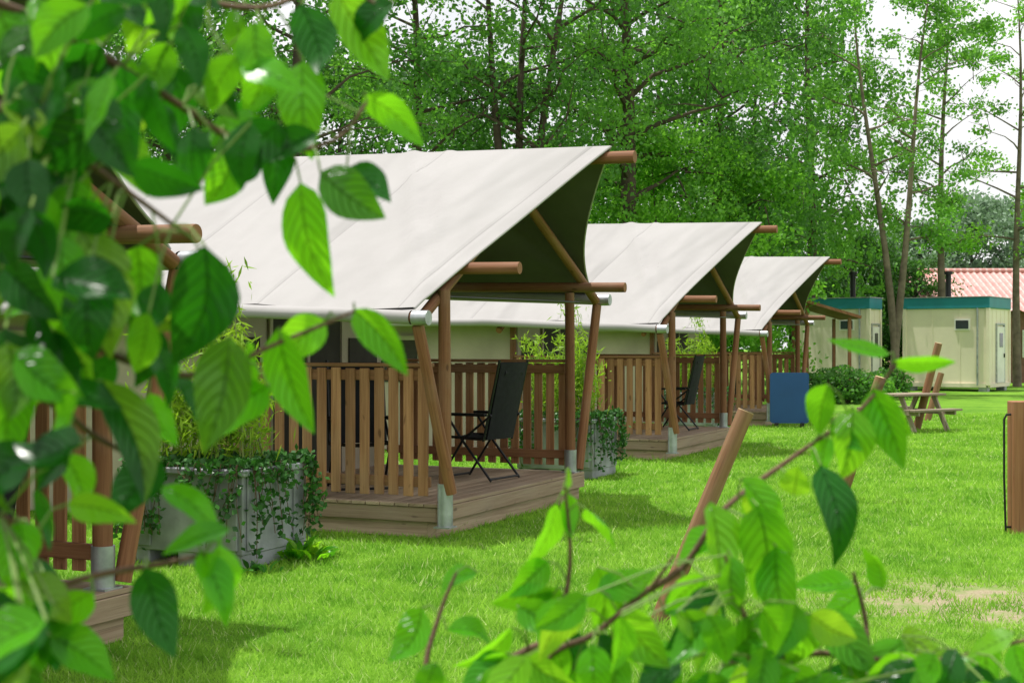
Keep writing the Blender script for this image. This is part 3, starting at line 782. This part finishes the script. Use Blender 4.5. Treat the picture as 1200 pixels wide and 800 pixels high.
tree('broadleaf_tree', 342, 35, 15, 5.2, 4.0, 'tree_dark', 'dark-trunked tree rising behind the left end of the large roof', ncl=95, trunk_r=.26)
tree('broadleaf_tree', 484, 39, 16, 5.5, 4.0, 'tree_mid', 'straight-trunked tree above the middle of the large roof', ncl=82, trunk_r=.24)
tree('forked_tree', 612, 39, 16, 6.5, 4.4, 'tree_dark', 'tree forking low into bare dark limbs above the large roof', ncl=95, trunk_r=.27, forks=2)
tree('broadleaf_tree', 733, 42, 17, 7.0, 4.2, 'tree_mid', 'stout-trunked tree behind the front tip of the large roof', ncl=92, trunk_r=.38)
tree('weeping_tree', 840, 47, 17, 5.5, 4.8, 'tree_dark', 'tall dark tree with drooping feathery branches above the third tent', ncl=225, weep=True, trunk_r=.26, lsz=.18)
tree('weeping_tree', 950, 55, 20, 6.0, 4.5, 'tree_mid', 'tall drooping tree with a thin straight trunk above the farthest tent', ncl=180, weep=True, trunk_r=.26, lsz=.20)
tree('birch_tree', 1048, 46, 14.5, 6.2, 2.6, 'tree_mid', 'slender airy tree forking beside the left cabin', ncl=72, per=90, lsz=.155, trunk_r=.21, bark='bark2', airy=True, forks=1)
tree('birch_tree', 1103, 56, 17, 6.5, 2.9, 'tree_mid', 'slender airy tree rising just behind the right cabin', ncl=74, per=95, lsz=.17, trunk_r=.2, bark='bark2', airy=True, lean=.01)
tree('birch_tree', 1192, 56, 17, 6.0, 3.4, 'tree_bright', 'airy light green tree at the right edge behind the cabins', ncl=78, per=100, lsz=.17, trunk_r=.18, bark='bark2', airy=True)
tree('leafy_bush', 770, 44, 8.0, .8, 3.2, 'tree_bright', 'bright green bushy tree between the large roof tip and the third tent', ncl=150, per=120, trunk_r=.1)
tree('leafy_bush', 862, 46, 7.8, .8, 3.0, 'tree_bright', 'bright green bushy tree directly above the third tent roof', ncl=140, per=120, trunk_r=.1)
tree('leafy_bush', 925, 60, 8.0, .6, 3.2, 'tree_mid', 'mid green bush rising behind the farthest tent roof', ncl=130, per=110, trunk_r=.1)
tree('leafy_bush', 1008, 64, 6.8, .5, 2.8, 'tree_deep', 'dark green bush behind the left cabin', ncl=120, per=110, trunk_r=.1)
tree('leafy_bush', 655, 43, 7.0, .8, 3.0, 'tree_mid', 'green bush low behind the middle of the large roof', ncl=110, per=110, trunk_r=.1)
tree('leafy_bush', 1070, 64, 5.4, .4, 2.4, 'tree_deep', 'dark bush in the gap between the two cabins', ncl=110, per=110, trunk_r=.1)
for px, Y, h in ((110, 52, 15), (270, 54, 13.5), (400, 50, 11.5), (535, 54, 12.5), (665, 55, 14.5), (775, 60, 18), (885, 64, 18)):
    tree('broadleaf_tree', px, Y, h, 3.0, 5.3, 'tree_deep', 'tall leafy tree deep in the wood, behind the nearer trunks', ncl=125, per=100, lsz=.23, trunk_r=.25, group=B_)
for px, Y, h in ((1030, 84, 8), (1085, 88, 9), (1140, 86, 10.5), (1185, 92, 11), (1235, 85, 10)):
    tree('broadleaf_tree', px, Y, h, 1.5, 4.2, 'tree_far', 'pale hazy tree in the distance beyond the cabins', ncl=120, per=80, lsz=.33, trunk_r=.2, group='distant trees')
def bush(px, Y, h, r, mat, label):
    p = at(px, 404, Y); T = empty('low_bush', (p.x, p.y, 0), 0, label, 'bush', 'low bushes by the cabins'); m = MB()
    for i in range(9):
        a = i*.7; m.tube([(0, 0, -.03), (math.cos(a)*r*.4, math.sin(a)*r*.4, h*.5), (math.cos(a)*r*.7, math.sin(a)*r*.7, h*.8)], [.03, .02, .008], 5)
    m.build('stem', M['bark'], T)
    n = int(2600*r*h); P = rng.normal(0, 1, (n, 3)); P = unit(P)*rng.uniform(.55, 1.05, (n, 1))
    lump = 1+.18*np.sin(P[:, :1]*7+px)*np.sin(P[:, 2:3]*6)
    P = P*lump*np.array([r, r*.8, h*.55])+np.array([0, 0, h*.5]); P = P[P[:, 2] > 0.02]
    np_mesh('foliage', leafcards(P, .12, .08, .2), 4, M[mat], T)
for a in ((958, 41, .9, .9, 'tree_dark', 'low dark bush just right of the farthest tent'), (992, 40, 1.0, 1.0, 'tree_dark', 'low bush in front of the left cabin'),
          (1022, 40.5, .8, .7, 'tree_mid', 'low green bush at the left cabin corner'), (1045, 43, .9, .6, 'tree_dark', 'low bush at the foot of the slender forked tree')): bush(*a)

# ------------------------------------------------------------------ camera, light, world
cam = bpy.data.cameras.new('camera'); co = bpy.data.objects.new('camera', cam); col.objects.link(co)
co.location = (0, 0, H); co.rotation_euler = (R(90), 0, 0)
cam.lens = F/1200*36; cam.sensor_width = 36; cam.shift_y = 4/1200; cam.clip_end = 1200; cam.clip_start = .05
cam.dof.use_dof = True; cam.dof.focus_distance = 12.5; cam.dof.aperture_fstop = 8.5
sc.camera = co
sv = Vector((-.24, .05, .93)).normalized()
sun = bpy.data.lights.new('sun', 'SUN'); sun.energy = 5.0; sun.angle = R(.6); sun.color = (1, .97, .90)
so = bpy.data.objects.new('sun', sun); col.objects.link(so); so.rotation_euler = sv.to_track_quat('Z', 'Y').to_euler()
wd = bpy.data.worlds.new('World'); sc.world = wd; wd.use_nodes = True; nt = wd.node_tree; nt.nodes.clear()
sky = nt.nodes.new('ShaderNodeTexSky'); sky.sky_type = 'NISHITA'; sky.sun_disc = False
sky.sun_elevation = math.asin(sv.z); sky.sun_rotation = math.atan2(sv.x, sv.y); sky.dust_density = 3
tc = nt.nodes.new('ShaderNodeTexCoord'); nz = nt.nodes.new('ShaderNodeTexNoise'); nz.inputs['Scale'].default_value = 2.2; nz.inputs['Detail'].default_value = 6
mr = nt.nodes.new('ShaderNodeMapRange'); mr.inputs[1].default_value = .3; mr.inputs[2].default_value = .6; mr.inputs[3].default_value = .7; mr.inputs[4].default_value = 1
mx = nt.nodes.new('ShaderNodeMix'); mx.data_type = 'RGBA'; mx.inputs[7].default_value = (9.3, 9.3, 9.3, 1)
bg = nt.nodes.new('ShaderNodeBackground'); bg.inputs[1].default_value = .12; wo = nt.nodes.new('ShaderNodeOutputWorld')
lk = nt.links.new
lk(tc.outputs['Generated'], nz.inputs['Vector']); lk(nz.outputs[0], mr.inputs[0]); lk(mr.outputs[0], mx.inputs[0])
lk(sky.outputs[0], mx.inputs[6]); lk(mx.outputs[2], bg.inputs[0]); lk(bg.outputs[0], wo.inputs[0])
sc.view_settings.view_transform = 'Standard'; sc.view_settings.look = 'None'; sc.view_settings.exposure = 0
